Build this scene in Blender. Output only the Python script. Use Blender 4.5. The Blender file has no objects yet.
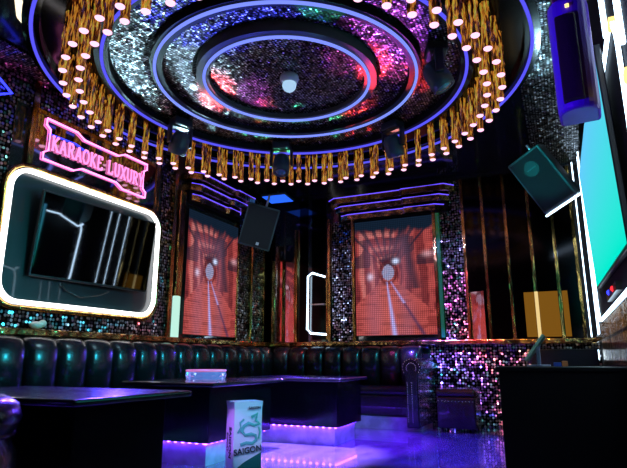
import bpy, bmesh, math, random
from mathutils import Vector, Matrix
random.seed(7)
C = bpy.context.scene.collection
PI = math.pi

# ---------------------------------------------------------------- camera
EYE = Vector((0, 0, .70)); PITCH = math.radians(13.25); YAW = math.radians(24.6); FPX = 535.
cam = bpy.data.cameras.new('camera'); cam.sensor_width = 36; cam.lens = 36 * FPX / 627; cam.clip_start = .02
co = bpy.data.objects.new('camera', cam); C.objects.link(co)
co.location = EYE; co.rotation_euler = (PI / 2 + PITCH, 0, YAW)
bpy.context.scene.camera = co

# ---------------------------------------------------------------- materials
def newmat(name):
    m = bpy.data.materials.new(name); m.use_nodes = True
    nt = m.node_tree; nt.nodes.clear()
    out = nt.nodes.new('ShaderNodeOutputMaterial')
    p = nt.nodes.new('ShaderNodeBsdfPrincipled'); nt.links.new(p.outputs[0], out.inputs[0])
    return m, nt, p
def N(nt, t, **k):
    n = nt.nodes.new(t)
    for a, b in k.items(): setattr(n, a, b)
    return n
def mat(name, col, rough=.5, metal=0, bump=0, bscale=20, emis=None, es=0, trans=0, coat=0, var=0, stretch=(1, 1, 1), spec=None):
    m, nt, p = newmat(name)
    p.inputs['Base Color'].default_value = (*col, 1); p.inputs['Roughness'].default_value = rough
    p.inputs['Metallic'].default_value = metal; p.inputs['Transmission Weight'].default_value = trans
    p.inputs['Coat Weight'].default_value = coat
    if spec is not None: p.inputs['Specular IOR Level'].default_value = spec
    if emis: p.inputs['Emission Color'].default_value = (*emis, 1); p.inputs['Emission Strength'].default_value = es
    if bump or var:
        tc = N(nt, 'ShaderNodeTexCoord'); mp = N(nt, 'ShaderNodeMapping'); mp.inputs['Scale'].default_value = stretch
        nt.links.new(tc.outputs['Object'], mp.inputs[0])
        ns = N(nt, 'ShaderNodeTexNoise'); ns.inputs['Scale'].default_value = bscale; ns.inputs['Detail'].default_value = 3
        nt.links.new(mp.outputs[0], ns.inputs['Vector'])
        if bump:
            b = N(nt, 'ShaderNodeBump'); b.inputs['Strength'].default_value = bump; b.inputs['Distance'].default_value = .02
            nt.links.new(ns.outputs[0], b.inputs['Height']); nt.links.new(b.outputs[0], p.inputs['Normal'])
        if var:
            r = N(nt, 'ShaderNodeValToRGB'); r.color_ramp.elements[0].position = .38; r.color_ramp.elements[1].position = .62
            r.color_ramp.elements[0].color = (*[c * (1 - var) for c in col], 1); r.color_ramp.elements[1].color = (*col, 1)
            nt.links.new(ns.outputs[0], r.inputs[0]); nt.links.new(r.outputs[0], p.inputs['Base Color'])
    return m
def mosaic(name, scale, col=(.85, .87, .92), tilt=.7, rough=.28, gap=.12, rnd=.5, pw_=1.2):
    """small faceted mirror chips set in black grout, each chip tilted its own way"""
    m, nt, p = newmat(name)
    tc = N(nt, 'ShaderNodeTexCoord')
    v = N(nt, 'ShaderNodeTexVoronoi'); v.inputs['Scale'].default_value = scale; v.inputs['Randomness'].default_value = rnd
    e = N(nt, 'ShaderNodeTexVoronoi', feature='F1'); e.inputs['Scale'].default_value = scale; e.inputs['Randomness'].default_value = rnd
    nt.links.new(tc.outputs['UV'], v.inputs['Vector']); nt.links.new(tc.outputs['UV'], e.inputs['Vector'])
    v.voronoi_dimensions = '2D'; e.voronoi_dimensions = '2D'
    sub = N(nt, 'ShaderNodeVectorMath', operation='SUBTRACT'); sub.inputs[1].default_value = (.5, .5, .5)
    nt.links.new(v.outputs['Color'], sub.inputs[0])
    sc = N(nt, 'ShaderNodeVectorMath', operation='SCALE'); sc.inputs['Scale'].default_value = tilt
    nt.links.new(sub.outputs[0], sc.inputs[0])
    g = N(nt, 'ShaderNodeNewGeometry'); ad = N(nt, 'ShaderNodeVectorMath', operation='ADD')
    nt.links.new(g.outputs['Normal'], ad.inputs[0]); nt.links.new(sc.outputs[0], ad.inputs[1])
    no = N(nt, 'ShaderNodeVectorMath', operation='NORMALIZE'); nt.links.new(ad.outputs[0], no.inputs[0])
    nt.links.new(no.outputs[0], p.inputs['Normal'])
    lt = N(nt, 'ShaderNodeMath', operation='LESS_THAN'); lt.inputs[1].default_value = .5 - gap
    nt.links.new(e.outputs['Distance'], lt.inputs[0])
    mx = N(nt, 'ShaderNodeMix', data_type='RGBA'); mx.inputs['A'].default_value = (.004, .004, .004, 1); mx.inputs['B'].default_value = (*col, 1)
    sp = N(nt, 'ShaderNodeSeparateColor'); nt.links.new(v.outputs['Color'], sp.inputs[0])
    pw = N(nt, 'ShaderNodeMath', operation='POWER'); pw.inputs[1].default_value = pw_; nt.links.new(sp.outputs[2], pw.inputs[0])
    ml = N(nt, 'ShaderNodeMath', operation='MULTIPLY'); nt.links.new(pw.outputs[0], ml.inputs[0]); nt.links.new(lt.outputs[0], ml.inputs[1])
    nt.links.new(ml.outputs[0], mx.inputs['Factor']); nt.links.new(mx.outputs['Result'], p.inputs['Base Color'])
    p.inputs['Metallic'].default_value = 1; p.inputs['Roughness'].default_value = rough
    return m
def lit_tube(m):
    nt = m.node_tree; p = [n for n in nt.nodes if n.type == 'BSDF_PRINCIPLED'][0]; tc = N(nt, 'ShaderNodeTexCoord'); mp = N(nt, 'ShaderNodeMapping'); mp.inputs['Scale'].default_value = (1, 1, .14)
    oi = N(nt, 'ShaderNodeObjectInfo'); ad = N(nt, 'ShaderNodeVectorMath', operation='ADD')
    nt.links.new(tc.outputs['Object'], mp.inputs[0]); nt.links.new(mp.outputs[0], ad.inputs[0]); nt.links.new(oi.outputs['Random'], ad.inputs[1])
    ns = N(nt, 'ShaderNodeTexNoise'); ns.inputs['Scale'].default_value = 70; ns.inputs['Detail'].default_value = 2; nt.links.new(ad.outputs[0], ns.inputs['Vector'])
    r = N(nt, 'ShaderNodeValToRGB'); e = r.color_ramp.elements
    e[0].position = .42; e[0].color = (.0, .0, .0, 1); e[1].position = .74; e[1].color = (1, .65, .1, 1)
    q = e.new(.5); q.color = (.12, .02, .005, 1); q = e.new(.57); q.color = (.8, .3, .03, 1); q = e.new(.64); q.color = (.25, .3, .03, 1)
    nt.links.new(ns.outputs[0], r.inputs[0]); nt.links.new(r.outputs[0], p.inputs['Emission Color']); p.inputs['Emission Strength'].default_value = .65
def glow(name, col, s):
    m, nt, p = newmat(name); nt.nodes.remove(p)
    e = N(nt, 'ShaderNodeEmission'); e.inputs[0].default_value = (*col, 1); e.inputs[1].default_value = s
    nt.links.new(e.outputs[0], [n for n in nt.nodes if n.type == 'OUTPUT_MATERIAL'][0].inputs[0]); return m

M = dict(
 matt_wall=mat('matt_black_wall', (.008, .008, .009), .8, spec=.15),
 lipm=mat('satin_dark_lacquer', (.09, .09, .09), .6, spec=.2), black_wall=mat('black_mirror_wall', (.02, .02, .022), .08, .0, coat=1),
 ceil=mat('black_gloss_ceiling', (.012, .012, .014), .12, .0),
 lip=mat('black_lacquer_lip', (.004, .004, .005), .55, spec=.2),
 pmirror=mat('near_black_mirror', (.035, .03, .03), .1, 1), smirror=mat('sign_mirror', (.4, .34, .38), .05, 1, bump=.05, bscale=3), rmirror=mat('red_tint_mirror', (.95, .5, .45), .05, 1, bump=.12, bscale=6, stretch=(1, 1, .3)), mirror=mat('smoked_mirror', (.12, .11, .11), .05, 1, bump=.05, bscale=3),  # rmirror: red tint put in to strengthen the reflected red light
 dmirror=mat('dark_smoked_mirror', (.012, .012, .013), .12, 1, bump=.05, bscale=3),
 mos=mosaic('mirror_mosaic', 34), mosc=mosaic('ceiling_mosaic', 44, (.8, .82, .88), .5, .33, .15, .25, 1.7),
 mosl=mosaic('crescent_mosaic', 34, (1, .95, .95), .8, .3, .1, .35),
 gold=mat('rippled_gold', (.9, .55, .16), .18, 1, bump=.8, bscale=14, var=.75, stretch=(1, 1, .25)),
 goldl=mat('gold_ledge', (.85, .55, .2), .2, 1, bump=1, bscale=9, var=.8),
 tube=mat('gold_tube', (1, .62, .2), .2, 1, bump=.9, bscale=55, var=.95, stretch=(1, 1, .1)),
 leather=mat('black_leather', (.012, .013, .015), .27, bump=.08, bscale=60, coat=.3),
 nail=mat('brass_nail', (.8, .7, .55), .25, 1),
 lacq=mat('black_lacquer', (.004, .004, .005), .16),
 top=mat('black_stone_top', (.015, .015, .02), .22, bump=.12, bscale=12, coat=.5),
 plinth=mat('white_plinth', (.75, .7, .8), .35, var=.35, bscale=8, bump=.1),
 desk=mat('matt_black_desk', (.006, .009, .009), .55),
 floor=mat('glossy_floor', (.26, .24, .34), .16, bump=.12, bscale=9, coat=.6, var=.4, stretch=(1, .5, 1)),
 plast=mat('black_plastic', (.012, .014, .015), .4), grille=mat('speaker_grille', (.008, .009, .01), .6, bump=.5, bscale=300),
 plast2=mat('satin_grey_plastic', (.04, .07, .08), .38), steel=mat('steel', (.6, .6, .6), .3, 1),
 tvback=mat('tv_bezel', (.01, .012, .014), .3), tvoff=mat('dark_tv_glass', (.16, .17, .18), .03, 1),
 recess=mat('dark_teal_panel', (.003, .02, .024), .3, coat=.5),
 white=glow('white_neon', (1, .96, .97), 4), pinkn=glow('pink_neon', (1, .22, .62), 3.2), pinkt=glow('pink_letters', (1, .25, .62), 1.6),
 ring=glow('periwinkle_led', (.2, .27, 1), 1.15), ring2=glow('violet_led', (.11, .10, 1), 1.0), blue=glow('blue_led', (.03, .04, 1), 3),
 corn=glow('cornice_led', (.13, .08, 1), 1.5), disc=glow('pink_tube_end', (1, .5, .72), 1.7), uv=glow('uv_led', (.12, .025, 1), 75),
 cool=glow('cool_white_led', (.6, .8, 1), 6), cyan=glow('cyan_screen', (.03, .62, .75), 1.25), bluep=glow('blue_panel', (.02, .12, 1), 1.3),
 amber=glow('amber_reflection', (.35, .15, .015), .55), lens=mat('lens', (.05, .2, .22), .05, coat=1), dome=glow('dome_lamp', (.45, .7, 1), .9),
 red=glow('red_led', (1, .02, .03), 2.5), warm=glow('warm_led', (1, .7, .2), 2), greeng=mat('green_glass', (.02, .25, .1), .1, coat=1, emis=(.02, .4, .12), es=.1),
 wglass=glow('lit_glass', (.6, 1, .85), .9),
 purple=mat('violet_lit_shell', (.13, .04, .6), .4), brown=mat('brown_metal', (.35, .25, .2), .4, .6, var=.6, bscale=8),  # purple: violet light put into the shell's base colour
 carton=mat('white_carton', (.7, .72, 1), .45), cgreen=mat('carton_green', (.01, .13, .14), .45), cteal=mat('carton_teal', (.12, .45, .5), .5),
 ctext=mat('carton_ink', (.01, .03, .06), .5), glass=mat('clear_acrylic', (.8, .75, 1), .05, trans=.85, emis=(.15, .3, 1), es=.25),
 pinkg=mat('pink_rim', (1, .4, .7), .2, emis=(1, .25, .6), es=.5), greyscreen=mat('grey_panel', (.2, .35, .3), .3),
 stand=mat('lilac_plastic', (.4, .4, .6), .3), orange=mat('orange_plastic', (.6, .2, .08), .4), bluec=mat('blue_plastic', (.03, .08, .5), .4),
 ivl=glow('cream_led', (1, .85, .6), 1.6), ivl2=glow('ivory_glow', (1, .72, .3), .9), ivory=mat('ivory', (.9, .8, .65), .4), logo=mat('logo_white', (.7, .75, .8), .5), dark=mat('dark_ring', (.002, .004, .004), .5),
)

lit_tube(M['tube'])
# ---------------------------------------------------------------- helpers
def obj(name, bm, m, parent=None, smooth=False, bevel=0, kind=None):
    bmesh.ops.recalc_face_normals(bm, faces=bm.faces)
    uvl = bm.loops.layers.uv.verify()
    for f in bm.faces:                                  # box mapping in metres
        n = f.normal; a = max(range(3), key=lambda i: abs(n[i]))
        i, j = ((1, 2), (0, 2), (0, 1))[a]
        for l in f.loops: l[uvl].uv = (l.vert.co[i], l.vert.co[j])
    me = bpy.data.meshes.new(name); bm.to_mesh(me); bm.free()
    if m: me.materials.append(m)
    if smooth: me.polygons.foreach_set('use_smooth', [True] * len(me.polygons))
    o = bpy.data.objects.new(name, me); C.objects.link(o)
    if parent: o.parent = parent
    if bevel:
        b = o.modifiers.new('bevel', 'BEVEL'); b.width = bevel; b.segments = 3; b.limit_method = 'ANGLE'
    if kind: o['kind'] = kind
    return o
def tag(o, label, cat, group=None):
    o['label'] = label; o['category'] = cat
    if group: o['group'] = group
    return o
def thing(name, label, cat, loc=(0, 0, 0), rz=0, group=None, rot=None):
    o = bpy.data.objects.new(name, None); C.objects.link(o); o.location = loc; o.empty_display_size = .1
    o.rotation_euler = rot if rot else (0, 0, rz); return tag(o, label, cat, group)
def box(bm, x0, x1, y0, y1, z0, z1, mt=None):
    r = bmesh.ops.create_cube(bm, size=1)
    T = Matrix.Translation(((x0 + x1) / 2, (y0 + y1) / 2, (z0 + z1) / 2)) @ Matrix.Diagonal((abs(x1 - x0), abs(y1 - y0), abs(z1 - z0), 1))
    if mt: T = mt @ T
    bmesh.ops.transform(bm, matrix=T, verts=r['verts']); return bm
def B(*a, mt=None): return box(bmesh.new(), *a, mt=mt)
def cyl(bm, p0, p1, r, r2=None, seg=16):
    p0, p1 = Vector(p0), Vector(p1); d = p1 - p0
    T = Matrix.Translation((p0 + p1) / 2) @ d.to_track_quat('Z', 'Y').to_matrix().to_4x4()
    bmesh.ops.create_cone(bm, cap_ends=True, segments=seg, radius1=r, radius2=r if r2 is None else r2, depth=d.length, matrix=T); return bm
def sph(bm, p, r, sx=1, sy=1, sz=1, u=16, v=10):
    bmesh.ops.create_uvsphere(bm, u_segments=u, v_segments=v, radius=r, matrix=Matrix.Translation(p) @ Matrix.Diagonal((sx, sy, sz, 1))); return bm
def tubepath(bm, pts, r, closed=False, seg=8, flat=1):
    """round tube along a polyline"""
    pts = [Vector(p) for p in pts]; n = len(pts); rings = []
    for i, p in enumerate(pts):
        a = pts[i - 1] if (i or closed) else p; b = pts[(i + 1) % n] if (i < n - 1 or closed) else p
        t = (b - a).normalized(); up = Vector((0, 0, 1)) if abs(t.z) < .95 else Vector((1, 0, 0))
        s = t.cross(up).normalized(); w = s.cross(t)
        rings.append([bm.verts.new(p + (s * math.cos(k * 2 * PI / seg) + w * math.sin(k * 2 * PI / seg)) * r) for k in range(seg)])
    m = n if closed else n - 1
    for i in range(m):
        A, Bb = rings[i], rings[(i + 1) % n]
        off = min(range(seg), key=lambda o: (A[0].co - Bb[o].co).length)
        for k in range(seg):
            bm.faces.new((A[k], A[(k + 1) % seg], Bb[(k + 1 + off) % seg], Bb[(k + off) % seg]))
    if not closed:
        bm.faces.new(rings[0]); bm.faces.new(rings[-1])
    return bm
def lathe(bm, prof, cx=0, cy=0, seg=128):
    rows = []
    for r, z in prof:
        if r < 1e-5: rows.append([bm.verts.new((cx, cy, z))])
        else: rows.append([bm.verts.new((cx + r * math.cos(k * 2 * PI / seg), cy + r * math.sin(k * 2 * PI / seg), z)) for k in range(seg)])
    for a, b in zip(rows, rows[1:]):
        for k in range(seg):
            k2 = (k + 1) % seg
            if len(a) == 1: bm.faces.new((a[0], b[k2], b[k]))
            elif len(b) == 1: bm.faces.new((a[k], a[k2], b[0]))
            else: bm.faces.new((a[k], a[k2], b[k2], b[k]))
    return bm
def dup(root):
    r = root.copy(); C.objects.link(r)
    for ch in list(root.children):
        c = ch.copy(); C.objects.link(c); c.parent = r
        for g in ch.children:
            d = g.copy(); C.objects.link(d); d.parent = c
    return r
def struct(name, bm, m, **k): return obj(name, bm, m, kind='structure', **k)
tn = [0]
def trim(bm, m, **k):
    tn[0] += 1; return struct('trim_%d' % tn[0], bm, m, **k)
def lamp(kind, loc, col, e, target=None, size=.05, spot=60, blend=.5):
    l = bpy.data.lights.new('lamp', kind); l.energy = e; l.color = col
    if kind == 'SPOT': l.spot_size = math.radians(spot); l.spot_blend = blend; l.shadow_soft_size = size
    elif kind == 'POINT': l.shadow_soft_size = size
    else: l.size = size
    o = bpy.data.objects.new('lamp', l); C.objects.link(o); o.location = loc
    if target: o.rotation_euler = (Vector(target) - Vector(loc)).to_track_quat('-Z', 'Y').to_euler()
    return o

XL, XR, YB, YF, ZC = -3.6, .34, 6.3, -.9, 2.86
CX, CY = -1.778, 3.385

# ---------------------------------------------------------------- room shell
struct('floor', B(XL - .1, XR + .1, YF - .1, YB + .1, -.1, 0), M['floor'])
struct('wall_left', B(XL - .1, XL, YF - .1, YB + .1, 0, 3.05), M['black_wall'])
struct('wall_back', B(XL, XR, YB, YB + .1, 0, 3.05), M['black_wall'])
struct('wall_right', B(XR, XR + .1, YF - .1, YB + .1, 0, 3.05), M['matt_wall'])
struct('wall_front', B(XL, XR, YF - .1, YF, 0, 3.05), M['black_wall'])
# the coffered round ceiling: flat black field with a round opening, mosaic bands stepping up inside
bm = bmesh.new()
seg = 128; R4 = 1.84
circ = [bm.verts.new((CX + R4 * math.cos(k * 2 * PI / seg), CY + R4 * math.sin(k * 2 * PI / seg), ZC)) for k in range(seg)]
def sq(a):
    c, s = math.cos(a), math.sin(a); best = 1e9
    for d, lo, hi, o in ((c, XL - .3, XR, CX), (s, YF, YB, CY)):
        if abs(d) > 1e-6:
            t = ((hi if d > 0 else lo) - o) / d
            if t > 0: best = min(best, t)
    return (CX + c * best, CY + s * best)
out = [bm.verts.new((*sq(k * 2 * PI / seg), ZC)) for k in range(seg)]
for k in range(seg): bm.faces.new((circ[k], out[k], out[(k + 1) % seg], circ[(k + 1) % seg]))
struct('ceiling', bm, M['ceil'])
struct('ceiling_slab', B(XL - .1, XR + .1, YF - .1, YB + .1, 3.05, 3.15), M['ceil'])
bpy.data.objects['ceiling_slab'].name = 'ceiling.001'
# black lips and mosaic bands, from the middle outwards
trim(lathe(bmesh.new(), [(0, 2.85), (.605, 2.85)], CX, CY), M['mosc'])
trim(lathe(bmesh.new(), [(.605, 2.85), (.605, 2.81), (.70, 2.81), (.70, 2.90)], CX, CY), M['lipm'])
trim(lathe(bmesh.new(), [(.70, 2.90), (.73, 2.87), (.94, 2.85)], CX, CY), M['mosc'])
trim(lathe(bmesh.new(), [(.94, 2.85), (.945, 2.81), (1.035, 2.81), (1.04, 2.86)], CX, CY), M['lip'])
trim(lathe(bmesh.new(), [(1.04, 2.86), (1.08, 2.845), (1.31, 2.835)], CX, CY), M['mosc'])
trim(lathe(bmesh.new(), [(1.31, 2.835), (1.315, 2.78), (1.41, 2.78), (1.42, 2.83)], CX, CY), M['lip'])
trim(lathe(bmesh.new(), [(1.42, 2.83), (1.74, 2.83), (1.74, 2.79), (1.84, 2.79), (1.84, 2.86)], CX, CY, 128), M['dmirror'])
trim(B(-.12, XR, 1.0, YB, 2.845, 2.858), M['mosc'])
trim(B(XL, XL + .28, 1.0, 2.66, 2.845, 2.858), M['mosc'])
for r, m_, nm in ((.64, 'ring', 'innermost ring of periwinkle light, circling the small white dome'),
                  (1.0, 'ring', 'second ring of periwinkle light, between the two mosaic bands'),
                  (1.358, 'ring2', 'third ring of violet blue light, just inside the gold tubes'),
                  (1.785, 'ring2', 'outermost widest ring of blue light, outside the gold tubes')):
    b = tubepath(bmesh.new(), [(CX + r * math.cos(a * PI / 72), CY + r * math.sin(a * PI / 72), 2.80 if r < 1.2 else 2.77) for a in range(144)], .0115, True)
    tag(obj('ring_light', b, M[m_], smooth=True), nm, 'ceiling light')
# dome
t = thing('dome_lamp', 'small round pale blue dome at the centre of the ceiling rings', 'ceiling light', (-1.74, 3.35, 2.85))
obj('base', lathe(bmesh.new(), [(0, 0), (.07, 0), (.075, -.03), (.06, -.06), (0, -.06)], seg=24), M['logo'], t, True)
obj('dome', sph(bmesh.new(), (0, 0, -.08), .055), M['dome'], t, True)

# ---------------------------------------------------------------- gold tubes
def tube_mesh():
    bm = bmesh.new(); rings = []; L = .31; nz = 9; seg = 14
    for i in range(nz + 1):
        z = L * i / nz; tw = i * .22
        ring = []
        for k in range(seg):
            a = k * 2 * PI / seg + tw
            r = .027 * (.82 + .18 * (k % 2)) * (1 + .08 * math.sin(i * 2.3 + k))
            ring.append(bm.verts.new((r * math.cos(a), r * math.sin(a), z)))
        rings.append(ring)
    for a, b in zip(rings, rings[1:]):
        for k in range(seg): bm.faces.new((a[k], a[(k + 1) % seg], b[(k + 1) % seg], b[k]))
    bm.faces.new(rings[0]); bm.faces.new(rings[-1]); return bm
proto = None
def seen(x, y, z):
    v = co.rotation_euler.to_matrix().inverted() @ (Vector((x, y, z)) - EYE)
    if v.z > -.1: return False
    u, w = FPX * v.x / -v.z, FPX * v.y / -v.z
    return abs(u) < 330 and w < 262
NT = 56
for row, rad in (('outer', 1.575), ('inner', 1.478)):
    for k in range(NT):
        a = (k + (.5 if row == 'inner' else 0)) * 2 * PI / NT
        x, y = CX + rad * math.cos(a), CY + rad * math.sin(a)
        if not seen(x, y, 2.50) or x - .03 < XL: continue
        side = 'back' if (YAW + PI / 2 - .75) < a < (YAW + PI / 2 + .75) else ('right' if math.cos(a - YAW) > 0 else 'left')
        lab = {'back': 'gold ribbed tube lamp with pink lit end, %s row, far side of ring',
               'right': 'gold ribbed tube lamp with pink lit end, %s row, right side of ring',
               'left': 'gold ribbed tube lamp with pink lit end, %s row, left side of ring'}[side] % row
        if proto is None:
            o = proto = thing('tube_lamp', lab, 'hanging lamp', (x, y, 2.515))
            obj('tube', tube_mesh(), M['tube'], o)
            obj('lit_end', lathe(bmesh.new(), [(0, -.012), (.018, -.011), (.025, -.005), (.026, 0), (0, .0)], seg=16), M['disc'], o, True)
        else: o = dup(proto)
        o.location = (x, y, 2.515); o.rotation_euler = (0, 0, random.uniform(0, 6)); o['label'] = lab; o['group'] = 'gold tube lamps, %s row, %s side' % (row, side)

# ---------------------------------------------------------------- moving head lights
def moving_head(loc, rz, tiltx, label):
    t = thing('moving_head_light', label, 'stage light', loc, rz, 'moving head lights on the ceiling')
    obj('base', B(-.09, .09, -.07, .07, .05, .13), M['plast'], t, bevel=.015)
    b = bmesh.new(); box(b, -.115, -.09, -.03, .03, -.12, .06); box(b, .09, .115, -.03, .03, -.12, .06); box(b, -.115, .115, -.03, .03, .04, .06)
    obj('yoke', b, M['plast'], t, bevel=.01)
    h = lathe(bmesh.new(), [(0, .10), (.06, .095), (.08, .05), (.085, -.04), (.078, -.10), (.06, -.10), (.06, -.085), (0, -.085)], seg=28)
    bmesh.ops.transform(h, matrix=Matrix.Translation((0, 0, -.10)) @ Matrix.Rotation(tiltx, 4, 'X'), verts=h.verts)
    hd = obj('head', h, M['plast2'], t, True)
    l = sph(bmesh.new(), (0, 0, 0), .058, 1, 1, .35)
    bmesh.ops.transform(l, matrix=Matrix.Translation((0, 0, -.10)) @ Matrix.Rotation(tiltx, 4, 'X') @ Matrix.Translation((0, 0, -.088)), verts=l.verts)
    obj('lens', l, M['lens'], hd, True)
moving_head((-2.97, 3.59, 2.70), 1.2, .5, 'dark moving head spotlight at the left of the rings, before gold tubes')
moving_head((-2.39, 4.45, 2.70), .3, -.2, 'dark moving head spotlight at the far middle of the rings')
moving_head((-1.24, 4.46, 2.70), -.4, .4, 'dark moving head spotlight at far right, below the mosaic bands')
moving_head((-.62, 3.42, 2.72), -1.2, .5, 'dark moving head spotlight at the right, beside the third ring light')

BENT = [(-2.73, 1.74, 2.835), (-2.82, 1.84, 2.835), (-2.95, 1.95, 2.835), (-3.00, 2.05, 2.835), (-3.04, 2.13, 2.835), (-3.08, 2.2, 2.835)]
# ---------------------------------------------------------------- left wall dressing
x = XL
trim(B(x, x + .015, 1.0, 4.28, .92, 1.05), M['mos'])
trim(B(x, x + .015, 1.0, 2.44, 1.05, 2.845), M['mos'])
trim(B(x, x + .015, 2.44, 4.12, 2.62, 2.845), M['mos'])
trim(B(x, x + .02, 2.62, 4.0, 2.15, 2.62), M['smirror'])
trim(B(x, x + .015, 4.12, 4.28, 1.05, 2.80), M['mos'])
trim(B(x, x + .04, 4.28, 4.33, .92, 2.8), M['gold'])
trim(B(x, x + .03, 2.57, 2.62, 2.15, 2.845), M['gold'])
trim(B(x, x + .03, 4.0, 4.05, 2.15, 2.62), M['gold'])
trim(B(x, x + .03, 2.62, 4.0, 2.60, 2.63), M['gold'])
trim(B(x, x + .03, 5.53, 5.57, .92, 2.44), M['gold'])
trim(B(x, x + .02, 5.57, 5.83, .92, 2.80), M['mos'])
trim(B(x, x + .05, 5.83, 5.88, .92, 2.80), M['gold'])
trim(B(x, x + .02, 5.93, 6.18, .92, 2.80), M['mos'])
trim(B(x, x + .05, 6.18, 6.22, .92, 2.80), M['gold'])
t = thing('lit_pilaster', 'slim gold pilaster with white glowing foot, left of the left video screen', 'pilaster', (x, 4.42, .92))
obj('column', B(0, .05, -.05, .05, .42, 1.55), M['gold'], t, bevel=.01)
obj('glowing_foot', B(0, .055, -.035, .035, 0, .42), M['wglass'], t, bevel=.01)

def rrect(y0, y1, z0, z1, r, n=8):
    pts = []
    for cy, cz, a0 in ((y1 - r, z1 - r, 0), (y0 + r, z1 - r, PI / 2), (y0 + r, z0 + r, PI), (y1 - r, z0 + r, 1.5 * PI)):
        for i in range(n + 1):
            a = a0 + i * PI / 2 / n; pts.append((cy + r * math.cos(a), cz + r * math.sin(a)))
    return pts
def frame_loop(pts, x0, x1, w):
    """flat rectangular section swept around a closed y-z outline"""
    bm = bmesh.new(); n = len(pts); ym = sum(p[0] for p in pts) / n; zm = sum(p[1] for p in pts) / n
    ring = []
    for i, (y, z) in enumerate(pts):
        a, b = Vector(pts[i - 1]), Vector(pts[(i + 1) % n]); t = (b - a).normalized(); nn = Vector((t.y, -t.x))
        o, q = Vector((y, z)) + nn * w / 2, Vector((y, z)) - nn * w / 2
        ring.append([bm.verts.new(v) for v in ((x0, o.x, o.y), (x1, o.x, o.y), (x1, q.x, q.y), (x0, q.x, q.y))])
    for i in range(n):
        A, Bb = ring[i], ring[(i + 1) % n]
        for k in range(4): bm.faces.new((A[k], A[(k + 1) % 4], Bb[(k + 1) % 4], Bb[k]))
    return bm
t = thing('neon_light', 'white glowing rounded neon frame around the dark television on the left wall', 'wall light', (0, 0, 0))
fp = rrect(2.46, 4.06, 1.11, 2.10, .16)
obj('light_tube', frame_loop(fp, XL + .03, XL + .055, .032), M['white'], t, True)
obj('gold_edge', frame_loop(rrect(2.42, 4.10, 1.07, 2.14, .19), XL + .005, XL + .045, .03), M['gold'], t, True)
b = bmesh.new(); ip = rrect(2.46, 4.06, 1.11, 2.10, .15)
b.faces.new([b.verts.new((XL + .012, p[0], p[1])) for p in ip])
r = bmesh.ops.extrude_face_region(b, geom=b.faces[:]); bmesh.ops.translate(b, vec=(-.008, 0, 0), verts=[v for v in r['geom'] if isinstance(v, bmesh.types.BMVert)])
obj('back_panel', b, M['recess'], t)
def television(name, label, loc, w, h, rot, scr):
    t = thing(name, label, 'television', loc, rot=rot)        # local: face looks along +X, width along Y
    obj('housing', B(-.03, 0, -w / 2, w / 2, -h / 2, h / 2), M['tvback'], t, bevel=.006)
    obj('screen', B(0, .004, -w / 2 + .015, w / 2 - .015, -h / 2 + .018, h / 2 - .015), M[scr], t)
    b = B(-.045, -.03, -.2, .2, -.15, .15)
    obj('wall_bracket', b, M['plast'], t)
    return t
television('television', 'switched off black television inside the white neon frame on the left wall', (XL + .13, 3.265, 1.635), 1.17, .66, (0, math.radians(6), math.radians(-4)), 'tvoff')
b = tubepath(bmesh.new(), [(XL + .03, 3.0, 1.28), (XL + .03, 3.05, 1.24), (XL + .03, 3.2, 1.2), (XL + .03, 3.4, 1.24), (XL + .03, 3.5, 1.28)], .006)
tag(obj('cable', b, M['plast'], smooth=True), 'thin dark cable looping below the switched off television', 'cable')

# the sign
t = thing('neon_sign', 'pink neon ticket shaped KARAOKE LUXURY sign on the left wall', 'sign', (0, 0, 0))
def sg(u, v):                       # sign coordinates 0..1 along y, 0..1 up
    return (XL + .034, 2.70 + 1.15 * u, 2.235 + .34 * v)
outline = [(0, 1), (.26, 1), (.33, .88), (.67, .88), (.74, 1), (1, 1), (1, .84), (.965, .76), (.965, .24), (1, .16), (1, 0), (.74, 0), (.67, .12), (.33, .12), (.26, 0), (0, 0), (0, .16), (.035, .24), (.035, .76), (0, .84)]
obj('neon_outline', tubepath(bmesh.new(), [sg(*p) for p in outline], .008, True, 6), M['pinkn'], t, True)
LET = {  # slab-serif letters as strokes on a 0..1 box: (x0,y0,x1,y1,width)
 'K': [(.2, 0, .2, 1), (.25, .45, .85, 1), (.4, .55, .9, 0)], 'A': [(.1, 0, .5, 1), (.5, 1, .9, 0), (.28, .35, .72, .35)],
 'R': [(.2, 0, .2, 1), (.2, 1, .65, 1), (.65, 1, .85, .78), (.85, .78, .65, .52), (.65, .52, .2, .52), (.5, .52, .9, 0)],
 'O': [(.3, 0, .7, 0), (.7, 0, .93, .3), (.93, .3, .93, .7), (.93, .7, .7, 1), (.7, 1, .3, 1), (.3, 1, .07, .7), (.07, .7, .07, .3), (.07, .3, .3, 0)],
 'E': [(.2, 0, .2, 1), (.1, 1, .85, 1), (.2, .52, .65, .52), (.1, 0, .88, 0), (.85, 1, .85, .8), (.88, 0, .88, .22)],
 'L': [(.22, 0, .22, 1), (.1, 0, .88, 0), (.88, 0, .88, .25)], 'U': [(.15, 1, .15, .25), (.15, .25, .35, 0), (.35, 0, .65, 0), (.65, 0, .85, .25), (.85, .25, .85, 1)],
 'X': [(.12, 0, .88, 1), (.12, 1, .88, 0)], 'Y': [(.1, 1, .5, .5), (.9, 1, .5, .5), (.5, .5, .5, 0)]}
SER = {'K': [(.2, 0), (.2, 1), (.88, 0), (.85, 1)], 'A': [(.1, 0), (.9, 0)], 'R': [(.2, 0), (.9, 0), (.15, 1)], 'L': [(.22, 1)], 'U': [(.15, 1), (.85, 1)],
       'X': [(.12, 0), (.88, 1), (.12, 1), (.88, 0)], 'Y': [(.1, 1), (.9, 1), (.5, 0)], 'O': [], 'E': []}
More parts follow.
